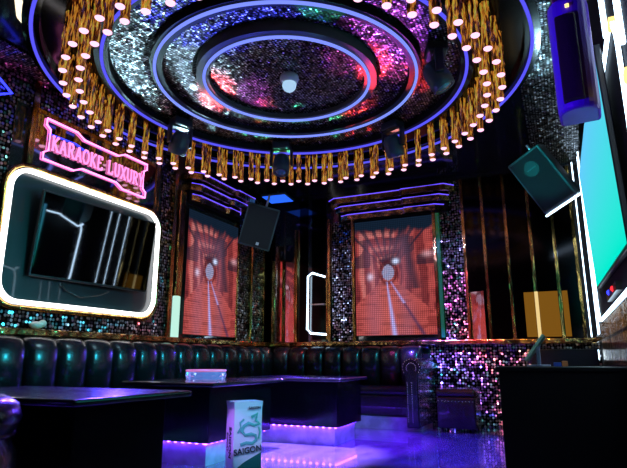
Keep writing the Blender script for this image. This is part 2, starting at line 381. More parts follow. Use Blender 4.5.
def letters(text, put, cw, ch, wid):
    """put(s, t) -> 3D point; s along the text, t up; returns one bmesh"""
    bm = bmesh.new(); s0 = 0
    for c in text:
        if c != ' ':
            segs = list(LET[c]) + [(a - .14, b, a + .14, b) for a, b in SER[c]]
            for (x0, y0, x1, y1) in segs:
                tubepath(bm, [put(s0 + x0 * cw * .82, y0 * ch), put(s0 + x1 * cw * .82, y1 * ch)], wid, seg=6)
        s0 += cw * (.6 if c == ' ' else 1)
    return bm
s0 = 2.765
for c in 'KARAOKE LUXURY':
    if c != ' ': obj('letter', letters(c, lambda s_, q_: (XL + .034, s0 + s_, 2.335 + q_), .078, .115, .0088), M['pinkt'], t)
    s0 += .078 * (.6 if c == ' ' else 1)
obj('blue_accent', tubepath(bmesh.new(), [(XL + .028, 2.74, 2.46), (XL + .028, 3.0, 2.47), (XL + .028, 3.12, 2.44)], .005, seg=6), M['blue'], t)

# ledge along the walls
trim(B(XL, XL + .13, 1.0, YB, .865, .92), M['goldl'], bevel=.01)
trim(B(XL + .13, XR, YB - .13, YB, .865, .92), M['goldl'], bevel=.01)
tag(obj('ornament', sph(sph(bmesh.new(), (XL + .08, 2.78, .95), .035, 1, 1.5, .8), (XL + .08, 2.83, .965), .028), M['ivory'], smooth=True), 'small white rounded ornament on the gold ledge below the neon frame', 'ornament')

# ---------------------------------------------------------------- video screens
def hsh(a, b): return (math.sin(a * 127.1 + b * 311.7) * 43758.5453) % 1
def vnoise(x, y):
    i, j = math.floor(x), math.floor(y); fx, fy = x - i, y - j; fx = fx * fx * (3 - 2 * fx); fy = fy * fy * (3 - 2 * fy)
    return (hsh(i, j) * (1 - fx) + hsh(i + 1, j) * fx) * (1 - fy) + (hsh(i, j + 1) * (1 - fx) + hsh(i + 1, j + 1) * fx) * fy
def mixc(a, b, t): t = max(0, min(1, t)); return tuple(p * (1 - t) + q * t for p, q in zip(a, b))
def picture(u, v):
    """mine tunnel with timber frames and rails: u left to right, v top to bottom"""
    n = vnoise(u * 10, v * 12) * .5 + vnoise(u * 24, v * 28) * .5
    salmon = (.46, .075, .07); deep = (.07, .008, .016); navy = (.006, .014, .03); pale = (.66, .22, .20); brown = (.22, .03, .03)
    ex, ey = .43, .47; dx, dy = u - ex, (v - ey) * 1.25
    jx = (vnoise(u * 6 + 2, v * 6) - .5) * .07
    k = max(abs(dx + jx) * 1.25, -(dy + jx) if dy < 0 else 0) + .0001       # square tunnel rings round the exit
    fl = dy > abs(dx) * .75 + .02                                             # the floor
    if fl:
        c = mixc(brown, salmon, .45 + n * .8)
        if vnoise(u * 5 + 5, v * 42) > .60: c = mixc(c, brown, .75)
        c = mixc(c, pale, max(0, .5 - abs(dx)) * .35)
    else:
        c = mixc(deep, salmon, n * 1.7 - .2)
        lg = math.log(k / .09) * 2.1                                          # timber frames get wider towards the viewer
        fr = lg % 1
        if fr < .38: c = mixc(c, pale if dx < .1 else salmon, .62 - abs(fr - .19) * 1.5)
        elif fr > .5: c = mixc(c, deep, .55 * n + .25)
        if -dy > abs(dx) * .9:                                                # roof planks between frames
            if (math.atan2(dx, -dy) * 4.2 + .3) % 1 > .62: c = mixc(c, navy, .8)
        c = mixc(c, navy, .85 * math.exp(-((dx - .30 - dy * .25) / .075) ** 2) * (1 if v < .62 else .3))
        if .17 < v < .42 and vnoise(u * 7 + 8, v * 8 + 1) > .6: c = mixc(c, navy, .7)
    c = mixc(c, (.3, .12, .2), .35 * math.exp(-((k - .25) / .12) ** 2))
    if v < .13: c = mixc(c, navy, (.13 - v) * 16 + (n - .5) * 1.5)
    d = math.hypot(dx, dy * .9)
    c = mixc(c, deep, math.exp(-((d - .105) / .02) ** 2) * .7)
    if d < .075: c = mixc((.22, .26, .45), (.42, .3, .42), vnoise(u * 60, v * 60) * .6)
    c = mixc(c, (.6, .7, 1), math.exp(-((u - .53) / .035) ** 2 - ((v - .375) / .02) ** 2) * 1.4)
    c = mixc(c, (.7, .55, .75), math.exp(-((u - .2) / .035) ** 2 - ((v - .5) / .028) ** 2))
    c = mixc(c, (.7, .35, .4), math.exp(-((u - .93) / .06) ** 2 - ((v - .33) / .025) ** 2) * .8)
    if v > ey + .08:
        q = (v - ey - .08) / .44
        c = mixc(c, (.42, .38, .8), math.exp(-((u - (.41 + .08 * q)) / (.006 + .022 * q)) ** 2) * 1.1)
        l2 = math.exp(-((u - (.46 + .38 * q)) / (.006 + .024 * q)) ** 2)
        c = mixc(c, (.40, .34, .75) if q < .42 else (.04, .03, .09), l2 * (1 if q < .42 else .8))
    return c
def screen_mat():
    m, nt, p = newmat('video_picture'); nt.nodes.remove(p)
    a = N(nt, 'ShaderNodeVertexColor'); a.layer_name = 'picture'
    uv = N(nt, 'ShaderNodeUVMap'); uv.uv_map = 'pixels'; sx = N(nt, 'ShaderNodeSeparateXYZ'); nt.links.new(uv.outputs[0], sx.inputs[0])
    prod = None
    for i in (0, 1):
        fr = N(nt, 'ShaderNodeMath', operation='FRACT'); nt.links.new(sx.outputs[i], fr.inputs[0])
        gt = N(nt, 'ShaderNodeMath', operation='GREATER_THAN'); gt.inputs[1].default_value = .22; nt.links.new(fr.outputs[0], gt.inputs[0])
        if prod is None: prod = gt
        else:
            q = N(nt, 'ShaderNodeMath', operation='MULTIPLY'); nt.links.new(prod.outputs[0], q.inputs[0]); nt.links.new(gt.outputs[0], q.inputs[1]); prod = q
    ml = N(nt, 'ShaderNodeMath', operation='MULTIPLY_ADD'); ml.inputs[1].default_value = .85; ml.inputs[2].default_value = .45; nt.links.new(prod.outputs[0], ml.inputs[0])
    e = N(nt, 'ShaderNodeEmission'); nt.links.new(a.outputs[0], e.inputs[0]); nt.links.new(ml.outputs[0], e.inputs[1])
    nt.links.new(e.outputs[0], [n for n in nt.nodes if n.type == 'OUTPUT_MATERIAL'][0].inputs[0]); return m
SM = screen_mat()
def video_screen(label, loc, rz, w, h):
    """local: width along +X, face toward -Y"""
    t = thing('video_screen', label, 'video screen', loc, rz)
    obj('cabinet', B(0, w, .004, .045, 0, h), M['plast'], t)
    nu, nv = 84, 116; me = bpy.data.meshes.new('picture')
    vs = [(w * i / nu, 0, h * j / nv) for j in range(nv + 1) for i in range(nu + 1)]
    fs = [(j * (nu + 1) + i, j * (nu + 1) + i + 1, (j + 1) * (nu + 1) + i + 1, (j + 1) * (nu + 1) + i) for j in range(nv) for i in range(nu)]
    me.from_pydata(vs, [], fs); me.materials.append(SM)
    ca = me.color_attributes.new('picture', 'FLOAT_COLOR', 'POINT')
    for k in range(len(vs)):
        ca.data[k].color = (*picture((k % (nu + 1)) / nu, 1 - (k // (nu + 1)) / nv), 1)
    ul = me.uv_layers.new(name='pixels')
    for l in me.loops:
        i, j = l.vertex_index % (nu + 1), l.vertex_index // (nu + 1); ul.data[l.index].uv = (i / nu * 42, j / nv * 58)
    o = bpy.data.objects.new('picture', me); C.objects.link(o); o.parent = t
    return t
video_screen('video screen showing a red mine tunnel, on the left wall, seen at an angle', (XL + .05, 4.52, .96), PI / 2, .98, 1.34)
video_screen('video screen showing a red mine tunnel, on the back wall, facing squarely', (-2.285, YB - .05, .985), 0, .985, 1.42)

# cornices above the screens
def cornice(label, loc, rz, w):
    t = thing('cornice', label, 'cornice', loc, rz)      # local: width along X, sticks out along -Y
    for k, (ins, dep, z0, z1) in enumerate(((0, .22, .20, .27), (.07, .16, .10, .17), (.14, .10, 0, .07))):
        pr = [(ins, 0), (ins, -dep * .6), (ins + .1, -dep), (w * .6, -dep), (w * .6 + .03, -dep - .03), (w - ins - .1, -dep - .03), (w - ins, -dep * .6), (w - ins, 0)]
        b = bmesh.new(); f = b.faces.new([b.verts.new((px, py, z0)) for px, py in pr])
        r = bmesh.ops.extrude_face_region(b, geom=[f]); bmesh.ops.translate(b, vec=(0, 0, z1 - z0), verts=[v for v in r['geom'] if isinstance(v, bmesh.types.BMVert)])
        tier = obj('tier', b, M['goldl'] if k else M['gold'], t)
        obj('led_strip', tubepath(bmesh.new(), [(px, py - .008, z1) for px, py in pr[1:-1]], .0055, seg=6), M['corn'], tier)
    obj('backboard', B(.1, w - .1, -.06, 0, -.02, .3), M['lip'], t)
cornice('gold stepped cornice with three violet light lines over the left wall screen', (XL, 4.40, 2.40), PI / 2, 1.25)
cornice('gold stepped cornice with three violet light lines over the back wall screen', (-2.60, YB, 2.44), 0, 1.60)

# ---------------------------------------------------------------- back wall dressing
y = YB
def bw(x0, x1, z0, z1, d, m): trim(B(x0, x1, y - d, y, z0, z1), M[m])
bw(-3.58, -3.47, .92, 2.8, .02, 'dmirror'); bw(-3.47, -3.43, .92, 2.0, .05, 'gold'); trim(B(-.055, .055, -.01, .0, .92, 2.2, mt=Matrix.Translation((-3.375, YB - .02, 0)) @ Matrix.Rotation(math.radians(7), 4, 'Z')), M['rmirror'])
bw(-3.32, -3.28, .92, 2.0, .05, 'gold'); trim(B(-.065, .065, -.01, .0, .92, 2.2, mt=Matrix.Translation((-3.21, YB - .02, 0)) @ Matrix.Rotation(math.radians(7), 4, 'Z')), M['rmirror']); bw(-3.14, -3.10, .92, 2.4, .05, 'gold'); bw(-3.08, -2.96, .92, 2.8, .01, 'dmirror')
bw(-2.90, -2.70, .95, 2.8, .01, 'dmirror'); bw(-2.66, -2.63, .92, 2.5, .05, 'gold')
bw(-2.61, -2.33, .92, 2.45, .02, 'mos'); bw(-2.33, -2.295, .92, 2.45, .06, 'gold')
bw(-1.295, -1.262, .92, 2.5, .06, 'gold'); bw(-1.255, -1.215, .95, 2.44, .05, 'greeng')
bw(-1.205, -.955, .92, 2.8, .02, 'mos')
for gx in (-.955, -.73, -.485, -.235, .0, .2):
    bw(gx, gx + .03, .92, 2.8, .04, 'gold')
trim(B(-.09, .09, -.01, .0, .92, 1.45, mt=Matrix.Translation((-.83, YB - .06, 0)) @ Matrix.Rotation(math.radians(-29), 4, 'Z')), M['rmirror'])
for x0, x1 in ((-.92, -.735), (-.695, -.49), (-.45, -.24), (-.2, -.005)): bw(x0, x1, .92, 2.8, .012, 'pmirror' if x0 < -.6 else 'dmirror')
bw(.035, .2, .92, 2.8, .012, 'dmirror'); bw(.235, .33, .92, 2.8, .02, 'lip')
bw(-1.40, XR, 0, .865, .02, 'mosl')
for x0, x1 in ((-.345, -.24), (-.2, -.005), (.035, .09)):  # glowing amber patches imitate a reflection in the mirror panels
    tag(obj('amber_reflection', B(x0, x1, y - .022, y - .012, .94, 1.42), M['amber']),
        {-.345: 'narrow glowing amber patch for a reflection low on the back wall, left one', -.2: 'wider glowing amber patch for a reflection low on the back wall, the middle one', .035: 'slim glowing amber patch for a reflection low on the back wall, right one'}[x0], 'reflection')
tag(obj('upright_glow', B(-.235, -.2, y - .06, y - .04, .925, 1.42), M['ivl2'], bevel=.004), 'ivory glow imitating light on a gold upright, between two amber reflections', 'wall light')  # glow stands in for light falling on the gold upright's lower part
# small neon frame
t = thing('neon_bracket', 'small cool white neon bracket on the back wall, left of the right screen', 'wall light')
obj('light_tube', tubepath(bmesh.new(), [(-2.70, y - .05, 1.74), (-2.88, y - .05, 1.80), (-2.94, y - .05, 1.76), (-2.95, y - .05, 1.08), (-2.90, y - .05, 1.03), (-2.68, y - .05, 1.01)], .012), M['cool'], t, True)
obj('upright', B(-2.685, -2.665, y - .055, y - .03, .95, 1.78), M['gold'], t)
tag(obj('wall_shelf', B(-2.88, -2.69, y - .09, y - .012, 1.38, 1.395), M['steel']), 'tiny glass shelf inside the small white neon bracket', 'shelf')
tag(obj('blue_accent_light', tubepath(bmesh.new(), [(XL + .03, 2.22, 2.74), (XL + .03, 2.38, 2.64), (XL + .03, 2.22, 2.55)], .012, seg=6), M['blue']), 'blue arrow shaped light at the left photo edge, on dark mosaic', 'wall light')
tag(obj('bent_light', tubepath(bmesh.new(), BENT, .022, seg=8, flat=1), M['ivl'], smooth=True), 'cream bent light strip on the ceiling at top left, outside the blue ring', 'ceiling light')
# ceiling light panel
t = thing('panel_light', 'flat square blue light panel hanging near the far corner of the ceiling', 'ceiling light', (-3.23, 5.93, 2.76), .1)
obj('frame', B(-.17, .17, -.17, .17, 0, .03), M['plast2'], t, bevel=.005); obj('diffuser', B(-.155, .155, -.155, .155, -.006, 0), M['bluep'], t)
obj('hanger', cyl(bmesh.new(), (0, 0, .03), (0, 0, .1), .012), M['plast2'], t)

# ---------------------------------------------------------------- right wall
t = thing('neon_light', 'pale neon frame around the glowing cyan television on the right wall', 'wall light')
fp = rrect(2.25, 5.45, 1.03, 2.12, .2)
obj('light_tube', frame_loop(fp, XR - .035, XR - .02, .02), M['cool'], t, True)
trim(B(XR - .012, XR, 2.0, 5.5, .9, 2.84), M['matt_wall'])
trim(B(XR - .05, XR, 2.0, YB - .2, .865, .92), M['goldl'])
trim(B(XR - .02, XR, 2.0, 5.6, .66, .865), M['gold']); trim(B(XR - .03, XR - .012, 2.3, 5.4, .92, 1.0), M['gold'])
television('television', 'large glowing cyan television on the right wall, cut by the photo edge', (.275, 3.71, 1.70), 2.2, .97, (math.radians(-2), math.radians(2), PI), 'cyan')
for (yy, z0, z1, lb) in ((2.58, 2.16, 2.62, 'upright white light bar on the right wall above the neon frame, farther one'),
                         (2.16, 1.88, 2.55, 'upright white light bar on the right wall at the photo edge, nearer one')):
    tag(obj('light_bar', B(XR - .035, XR - .012, yy - .009, yy + .009, z0, z1), M['cool'], bevel=.006), lb, 'wall light')
for yy, zz, lb in ((2.34, 2.08, 'little square yellow light on the right wall between the white bars'), (2.12, 1.73, 'little square yellow light low beside the nearest bend of the neon frame')):
    tag(obj('square_light', B(XR - .04, XR - .012, yy - .03, yy + .03, zz - .02, zz + .02), M['warm'], bevel=.004), lb, 'wall light')
tall = [(.325, 5.92), (.325, 6.08), (.27, 6.24)]
for (xx, yy), lb in zip(tall, ('nearest of three tall white light tubes in the far right corner', 'middle one of three tall white light tubes in the far right corner', 'last of three tall white light tubes, on the back wall corner')):
    tag(obj('tube_light', tubepath(bmesh.new(), [(xx, yy, .93), (xx, yy, 2.82)], .0055, seg=8), M['cool'], smooth=True), lb, 'wall light')
tag(obj('light_block', B(.285, .315, 6.13, 6.16, .70, .80), M['cool'], bevel=.01), 'short white glowing block where the corner light tubes end', 'wall light')
t = thing('set_top_light', 'tiny blue and red indicator lamps below the cyan television', 'indicator lamp')
obj('blue_lamp', sph(bmesh.new(), (XR - .04, 3.9, 1.12), .018), M['blue'], t, True); obj('red_lamp', sph(bmesh.new(), (XR - .04, 3.6, 1.11), .018), M['red'], t, True)
obj('housing', B(XR - .045, XR - .012, 3.4, 4.1, 1.08, 1.13), M['plast'], t)

# ---------------------------------------------------------------- loudspeakers
def speaker_body(t, w, d, h, m, taper=.7):
    """front face toward -Y, narrower at the back"""
    b = bmesh.new(); pr = [(-w / 2, -d / 2), (w / 2, -d / 2), (w / 2 * taper, d / 2), (-w / 2 * taper, d / 2)]
    f = b.faces.new([b.verts.new((px, py, -h / 2)) for px, py in pr])
    r = bmesh.ops.extrude_face_region(b, geom=[f]); bmesh.ops.translate(b, vec=(0, 0, h), verts=[v for v in r['geom'] if isinstance(v, bmesh.types.BMVert)])
    obj('cabinet', b, m, t, bevel=.015)
    obj('grille', B(-w / 2 + .02, w / 2 - .02, -d / 2 - .012, -d / 2, -h / 2 + .02, h / 2 - .02), M['grille'], t, bevel=.008)
t = thing('loudspeaker', 'black loudspeaker with small white badge, tilted in the far left corner', 'loudspeaker', (-3.27, 5.55, 2.30), rot=(math.radians(14), math.radians(15), math.radians(30)))
speaker_body(t, .40, .3, .52, M['plast2'])
obj('badge', B(-.0 + .02, .055, -.168, -.162, -.22, -.185), M['logo'], t)
b = bmesh.new(); box(b, -.02, .02, .12, .17, -.1, .1); cyl(b, (0, .16, 0), (0, .16, .42), .014); obj('bracket', b, M['steel'], t)
t = thing('loudspeaker', 'black loudspeaker with round badge on its teal side, far right below ceiling', 'loudspeaker', (.0, 5.15, 2.34), rot=(math.radians(26), math.radians(-22), math.radians(-28)))
speaker_body(t, .34, .30, .56, M['plast2'], .75)
b = bmesh.new(); bmesh.ops.create_cone(b, cap_ends=True, segments=32, radius1=.07, radius2=.07, depth=.004, matrix=Matrix.Translation((0, -.165, .13)) @ Matrix.Rotation(PI / 2, 4, 'X'))
bd = obj('badge', b, M['dark'], t)
obj('badge_bar', B(-.045, .045, -.172, -.167, .125, .135, mt=None), M['plast2'], bd)
b = bmesh.new(); cyl(b, (0, .15, .1), (0, .15, .36), .014); box(b, -.1, .1, .12, .16, .05, .12); obj('bracket', b, M['steel'], t)
obj('light_edge', B(-.17, .17, -.15, -.02, -.30, -.285), M['cool'], t)

t = thing('loudspeaker', 'big violet lit loudspeaker with dark grille, hanging at top right', 'loudspeaker', (.145, 2.2, 1.925), rot=(math.radians(2), 0, math.radians(-4)))
b = bmesh.new(); pts = []
for i in range(13):
    a = PI + i * PI / 12; pts.append((.13 * math.cos(a), .10 * math.sin(a) - .02))
pts += [(.13, .14), (-.13, .14)]
f = b.faces.new([b.verts.new((px, py, -.3)) for px, py in pts])
r = bmesh.ops.extrude_face_region(b, geom=[f]); bmesh.ops.translate(b, vec=(0, 0, .5), verts=[v for v in r['geom'] if isinstance(v, bmesh.types.BMVert)])
obj('cabinet', b, M['purple'], t, bevel=.02)
b = bmesh.new(); pts2 = [(-.085 + .13 * k / 8, -.135 - .012 * math.sin(PI * k / 8)) for k in range(9)]
f = b.faces.new([b.verts.new((px, py, -.27)) for px, py in pts2] + [b.verts.new((.045, -.08, -.27)), b.verts.new((-.085, -.08, -.27))])
r = bmesh.ops.extrude_face_region(b, geom=[f]); bmesh.ops.translate(b, vec=(0, 0, .38), verts=[v for v in r['geom'] if isinstance(v, bmesh.types.BMVert)])
obj('grille', b, M['grille'], t, bevel=.01)
obj('bracket', box(B(-.09, .11, -.08, .12, .2, .37), .05, .24, .0, .08, .24, .3), M['brown'], t, bevel=.01)
t.scale = (.58, .75, .95)
obj('indicator', B(-.01, .015, -.135, -.118, .145, .155), M['warm'], t)

# ---------------------------------------------------------------- sofa
t = thing('sofa', 'long black leather corner sofa with channelled back along left and back walls', 'sofa', (0, 0, 0))
SX, SY = -2.98, 5.70
b = bmesh.new(); box(b, XL + .14, SX, 1.1, YB - .14, .12, .34); obj('base', b, M['leather'], t, bevel=.02)
b = bmesh.new(); box(b, SX, -1.46, SY, YB - .14, .12, .34); obj('base', b, M['leather'], t, bevel=.02)
for y0, y1 in ((1.1, 2.4), (2.405, 3.7), (3.705, 5.0), (5.005, 6.14)):
    obj('seat_cushion', B(XL + .16, SX + .02, y0, y1, .34, .425), M['leather'], t, bevel=.03)
for x0, x1 in ((SX + .025, -2.22), (-2.215, -1.47)):
    obj('seat_cushion', B(x0, x1, SY - .02, YB - .16, .34, .425), M['leather'], t, bevel=.03)
def channel(w):
    b = bmesh.new(); n = 10; prof = [(.0, 0), (.0, .34), (.02, .40), (.06, .425), (.12, .41)]; rows = []
    for i in range(n + 1):
        s = -1 + 2 * i / n; bulge = .055 * math.sqrt(max(0, 1 - s * s)) ; row = []
        for d, z in prof:
            row.append(b.verts.new((s * w / 2, -bulge * (1 if z < .38 else .6) + d, z + bulge * .25 * (z > .3))))
        row.append(b.verts.new((s * w / 2, .14, .38))); row.append(b.verts.new((s * w / 2, .14, 0)))
        rows.append(row)
    for p_, q in zip(rows, rows[1:]):
        for k in range(len(p_)): b.faces.new((p_[k], p_[(k + 1) % len(p_)], q[(k + 1) % len(p_)], q[k]))
    b.faces.new(rows[0]); b.faces.new(rows[-1]); return b
first = None
for k in range(17):                                         # along the left wall
    if first is None: first = o = obj('back_channel', channel(.262), M['leather'], t, True)
    else: o = first.copy(); C.objects.link(o)
    o.location = (XL + .26, 1.65 + k * .265, .42); o.rotation_euler = (0, 0, PI / 2)
for k in range(8):                                          # along the back wall
    o = first.copy(); C.objects.link(o); o.location = (-3.22 + k * .235, YB - .26, .42); o.rotation_euler = (0, 0, 0); o.scale = (.89, 1, 1)
AX, AZ, AW, AR = -1.43, .62, .065, .10
def arm_bm(y0, y1):
    """upright panel with a roll on top"""
    b = bmesh.new()
    pts = [(-AW, .04 - AZ), (AW, .04 - AZ), (AW, -.09)] + [(AR * math.cos(a), AR * math.sin(a)) for a in [-.7 + i * (PI + 1.4) / 14 for i in range(15)]] + [(-AW, -.09)]
    f = b.faces.new([b.verts.new((px, y0, pz)) for px, pz in pts])
    r = bmesh.ops.extrude_face_region(b, geom=[f]); bmesh.ops.translate(b, vec=(0, y1 - y0, 0), verts=[v for v in r['geom'] if isinstance(v, bmesh.types.BMVert)])
    bmesh.ops.translate(b, vec=(AX, 0, AZ), verts=b.verts); return b
obj('arm', arm_bm(5.50, YB - .05), M['leather'], t, bevel=.012)
b = bmesh.new()
for i in range(18):
    for xx in (AX - .045, AX + .0): sph(b, (xx, 5.497, .10 + i * .022), .0065, 1, .6, 1, 6, 4)
for i in range(14):
    a = PI + .5 - i * (PI + 1.0) / 13
    for rr in (.088, .05): sph(b, (AX + rr * math.cos(a), 5.497, AZ + rr * math.sin(a)), .0065, 1, .6, 1, 6, 4)
obj('nailheads', b, M['nail'], t, kind='stuff')
obj('plinth', B(XL + .2, SX + .03, 1.1, YB - .16, 0, .12), M['plinth'], t)
obj('plinth', B(SX + .03, -1.38, SY - .04, YB - .16, 0, .12), M['plinth'], t)

# ---------------------------------------------------------------- stool, pouf
t = thing('cube_stool', 'dark leather cube stool with a row of nailheads by the mosaic wall', 'stool', (-1.03, 5.82, 0))
obj('body', B(-.19, .19, -.19, .19, .04, .34), M['leather'], t, bevel=.015); obj('seat', B(-.20, .20, -.20, .20, .34, .42), M['leather'], t, bevel=.03)
for sx in (-1, 1):
    for sy in (-1, 1): obj('leg', cyl(bmesh.new(), (sx * .15, sy * .15, 0), (sx * .15, sy * .15, .045), .015), M['lacq'], t)
b = bmesh.new()
for i in range(11): sph(b, (-.17 + i * .034, -.196, .30), .005, 1, .6, 1, 6, 4)
obj('nailheads', b, M['nail'], t, kind='stuff')
t = thing('round_pouf', 'round black leather pouf at the near left edge of the photo', 'pouf', (-1.995, 1.20, 0))
obj('body', lathe(bmesh.new(), [(0, .04), (.24, .04), (.27, .10), (.285, .25), (.28, .38), (.25, .43), (.27, .46), (.285, .50), (.27, .55), (.22, .58), (0, .59)], seg=40), M['leather'], t, True)
obj('piping', tubepath(bmesh.new(), [(.262 * math.cos(a * PI / 20), .262 * math.sin(a * PI / 20), .445) for a in range(40)], .009, True), M['leather'], t, True)
for a in range(4): obj('foot', cyl(bmesh.new(), (.18 * math.cos(a * PI / 2 + .5), .18 * math.sin(a * PI / 2 + .5), 0), (.18 * math.cos(a * PI / 2 + .5), .18 * math.sin(a * PI / 2 + .5), .05), .018), M['lacq'], t)

# ---------------------------------------------------------------- tables
def table(label, x0, x1, y0, y1, px=.09, h=.55):
    t = thing('low_table', label, 'table', ((x0 + x1) / 2, (y0 + y1) / 2, 0)); w, d = (x1 - x0) / 2, (y1 - y0) / 2
    obj('table_top', B(-w, w, -d, d, h - .03, h), M['top'], t, bevel=.012)
    obj('body', B(-w + px, w - px, -d + px, d - px, .15, h - .03), M['lacq'], t, bevel=.006)
    obj('plinth', B(-w + px + .05, w - px - .05, -d + px + .05, d - px - .05, 0, .15), M['plinth'], t)
    e = bmesh.new(); q = px + .034                      # little LED diodes under the edge of the body
    for k in range(int((2 * w - 2 * q) / .06) + 1):
        for yy in (-d + q, d - q): box(e, -w + q + k * .06 - .008, -w + q + k * .06 + .008, yy - .005, yy + .005, .142, .149)
    for k in range(int((2 * d - 2 * q) / .06) + 1):
        for xx in (-w + q, w - q): box(e, xx - .005, xx + .005, -d + q + k * .06 - .008, -d + q + k * .06 + .008, .142, .149)
    obj('led_diodes', e, M['uv'], t, kind='stuff')
    return t
table('black low table at the near left with violet sheen on its top', -2.93, -1.74, 1.58, 2.32)
table('black low table in the middle, carrying the clear faceted dish', -2.95, -2.14, 3.08, 4.12)
table('black low table farthest back, on a pale violet plinth before the back sofa', -2.72, -1.72, 4.30, 4.98, .05)
# faceted dish
t = thing('faceted_dish', 'clear faceted dish with pink rim standing on the middle table', 'dish', (-2.62, 3.66, .55))
b = bmesh.new(); n = 28; rows = []
for j, (r_, z) in enumerate(((.10, 0), (.145, .0), (.155, .03), (.15, .065))):
    rows.append([b.verts.new((r_ * (1 + .035 * (i % 2)) * math.cos(i * 2 * PI / n), r_ * (1 + .035 * (i % 2)) * math.sin(i * 2 * PI / n), z)) for i in range(n)])
for p_, q in zip(rows, rows[1:]):
    for i in range(n): b.faces.new((p_[i], p_[(i + 1) % n], q[(i + 1) % n], q[i]))
b.faces.new(rows[0]); obj('bowl', b, M['glass'], t)
obj('rim', tubepath(bmesh.new(), [(.152 * math.cos(a * PI / 18), .152 * math.sin(a * PI / 18), .068) for a in range(36)], .009, True, 6), M['pinkg'], t, True)

# ---------------------------------------------------------------- beer carton (bag) on the floor
t = thing('beer_carton', 'tall white and teal printed carton standing on the floor before the tables', 'carton', (-1.895, 3.08, 0), math.radians(0))
w, d, h = .185, .13, .445
b = bmesh.new(); lv = []
for z, s in ((0, 1), (.2, 1.02), (.40, 1), (h, 1.06)):
    lv.append([b.verts.new((x_ * s, y_ * s, z)) for x_, y_ in ((-w / 2, -d / 2), (w / 2, -d / 2), (w / 2, d / 2), (-w / 2, d / 2))])
for a, c in zip(lv, lv[1:]):
    for k in range(4): b.faces.new((a[k], a[(k + 1) % 4], c[(k + 1) % 4], c[k]))
b.faces.new(lv[0]); b.faces.new(lv[-1]); body = obj('box', b, M['carton'], t)
CART = t; FY = -d / 2 * 1.025 - .002
def poly(name, pts, y_, m, par, th=.002):
    b = bmesh.new(); f = b.faces.new([b.verts.new((px, y_, pz)) for px, pz in pts])
    r = bmesh.ops.extrude_face_region(b, geom=[f]); bmesh.ops.translate(b, vec=(0, th, 0), verts=[v for v in r['geom'] if isinstance(v, bmesh.types.BMVert)])
    return obj(name, b, m, par)
poly('green_corner', [(-.092, .0), (.092, 0), (.092, .14), (-.02, .09), (-.092, .045)], FY - .001, M['cgreen'], t)
dr = bmesh.new()
pts = [(.02, .35), (.06, .37), (.05, .33), (.075, .31), (.04, .30), (.0, .315), (-.03, .30), (-.045, .27), (-.02, .245), (.02, .25), (.05, .24), (.055, .215), (.03, .195), (-.01, .20), (-.05, .19)]
tubepath(dr, [(px, FY, pz) for px, pz in pts], .011, seg=6)
tubepath(dr, [(px, FY, pz) for px, pz in ((-.03, .34), (-.055, .32), (-.05, .29), (-.07, .26))], .007, seg=6)
tubepath(dr, [(px, FY, pz) for px, pz in ((.07, .29), (.08, .26), (.07, .22))], .007, seg=6)
bmesh.ops.transform(dr, matrix=Matrix.Translation((0, FY, 0)) @ Matrix.Diagonal((1, .15, 1, 1)) @ Matrix.Translation((0, -FY, 0)), verts=dr.verts)
obj('emblem', dr, M['cteal'], t)
def text_mesh(name, s, size, m, par, loc, rot):
    cu = bpy.data.curves.new(name, 'FONT'); cu.body = s; cu.size = size; cu.extrude = .0012; cu.offset = size * .02; cu.align_x = 'CENTER'; cu.align_y = 'CENTER'
    o = bpy.data.objects.new(name, cu); C.objects.link(o); bpy.context.view_layer.update()
    me = bpy.data.meshes.new_from_object(o); bpy.data.objects.remove(o)
    q = bpy.data.objects.new(name, me); me.materials.append(m); C.objects.link(q); q.parent = par; q.location = loc; q.rotation_euler = rot; return q
text_mesh('lettering', 'SAIGON', .05, M['ctext'], t, (.0, FY - .002, .155), (PI / 2, math.radians(-6), 0))
text_mesh('small_lettering', 'SAIGON', .022, M['ctext'], t, (.04, FY - .002, .405), (PI / 2, 0, 0))
text_mesh('side_lettering', 'SAIGON', .05, M['ctext'], t, (-w / 2 * 1.03 - .001, -.01, .2), (PI / 2, PI / 2, -PI / 2))
text_mesh('side_lettering', 'EXPORT', .03, M['ctext'], t, (-w / 2 * 1.03 - .001, .035, .2), (PI / 2, PI / 2, -PI / 2))
t.rotation_euler.z = math.radians(54)

# ---------------------------------------------------------------- console desk on the right
t = thing('console_desk', 'plain black console desk filling the lower right corner', 'desk', (0, 0, 0))
obj('desk_top', B(-.335, XR - .01, 3.0, 3.5, .645, .665), M['desk'], t, bevel=.004)
obj('front_panel', B(-.32, XR - .02, 3.01, 3.03, 0, .645), M['desk'], t)
obj('side_panel', B(-.32, -.30, 3.03, 3.49, 0, .645), M['desk'], t); obj('side_panel', B(XR - .04, XR - .02, 3.03, 3.49, 0, .645), M['desk'], t)
t = thing('touch_monitor', 'thin tilted monitor on a lilac stand, seen edge-on, on the desk', 'monitor', (-.135, 3.3, .665))
obj('foot', B(-.06, .06, -.06, .06, 0, .01), M['stand'], t, bevel=.004); obj('stand', B(-.008, .012, -.02, .02, .01, .13), M['stand'], t, bevel=.004)
b = B(-.008, .008, -.13, .13, -.085, .085); bmesh.ops.transform(b, matrix=Matrix.Translation((-.01, 0, .10)) @ Matrix.Rotation(math.radians(37), 4, 'Y'), verts=b.verts)
obj('display', b, M['greyscreen'], t, bevel=.003)
b = B(-.04, 0, -.02, .02, 0, .022); tag(obj('small_box', b, M['bluec'], bevel=.004), 'small blue box on the desk beside the monitor', 'box').location = (-.02, 3.3, .665)
b = B(0, .03, -.02, .02, 0, .03); tag(obj('small_box', b, M['orange'], bevel=.004), 'small orange box on the desk, right of the blue one', 'box').location = (-.018, 3.3, .665)
t = thing('equipment_cabinet', 'low black equipment cabinet behind the desk, against the mosaic wall', 'cabinet', (.02, 5.85, 0))
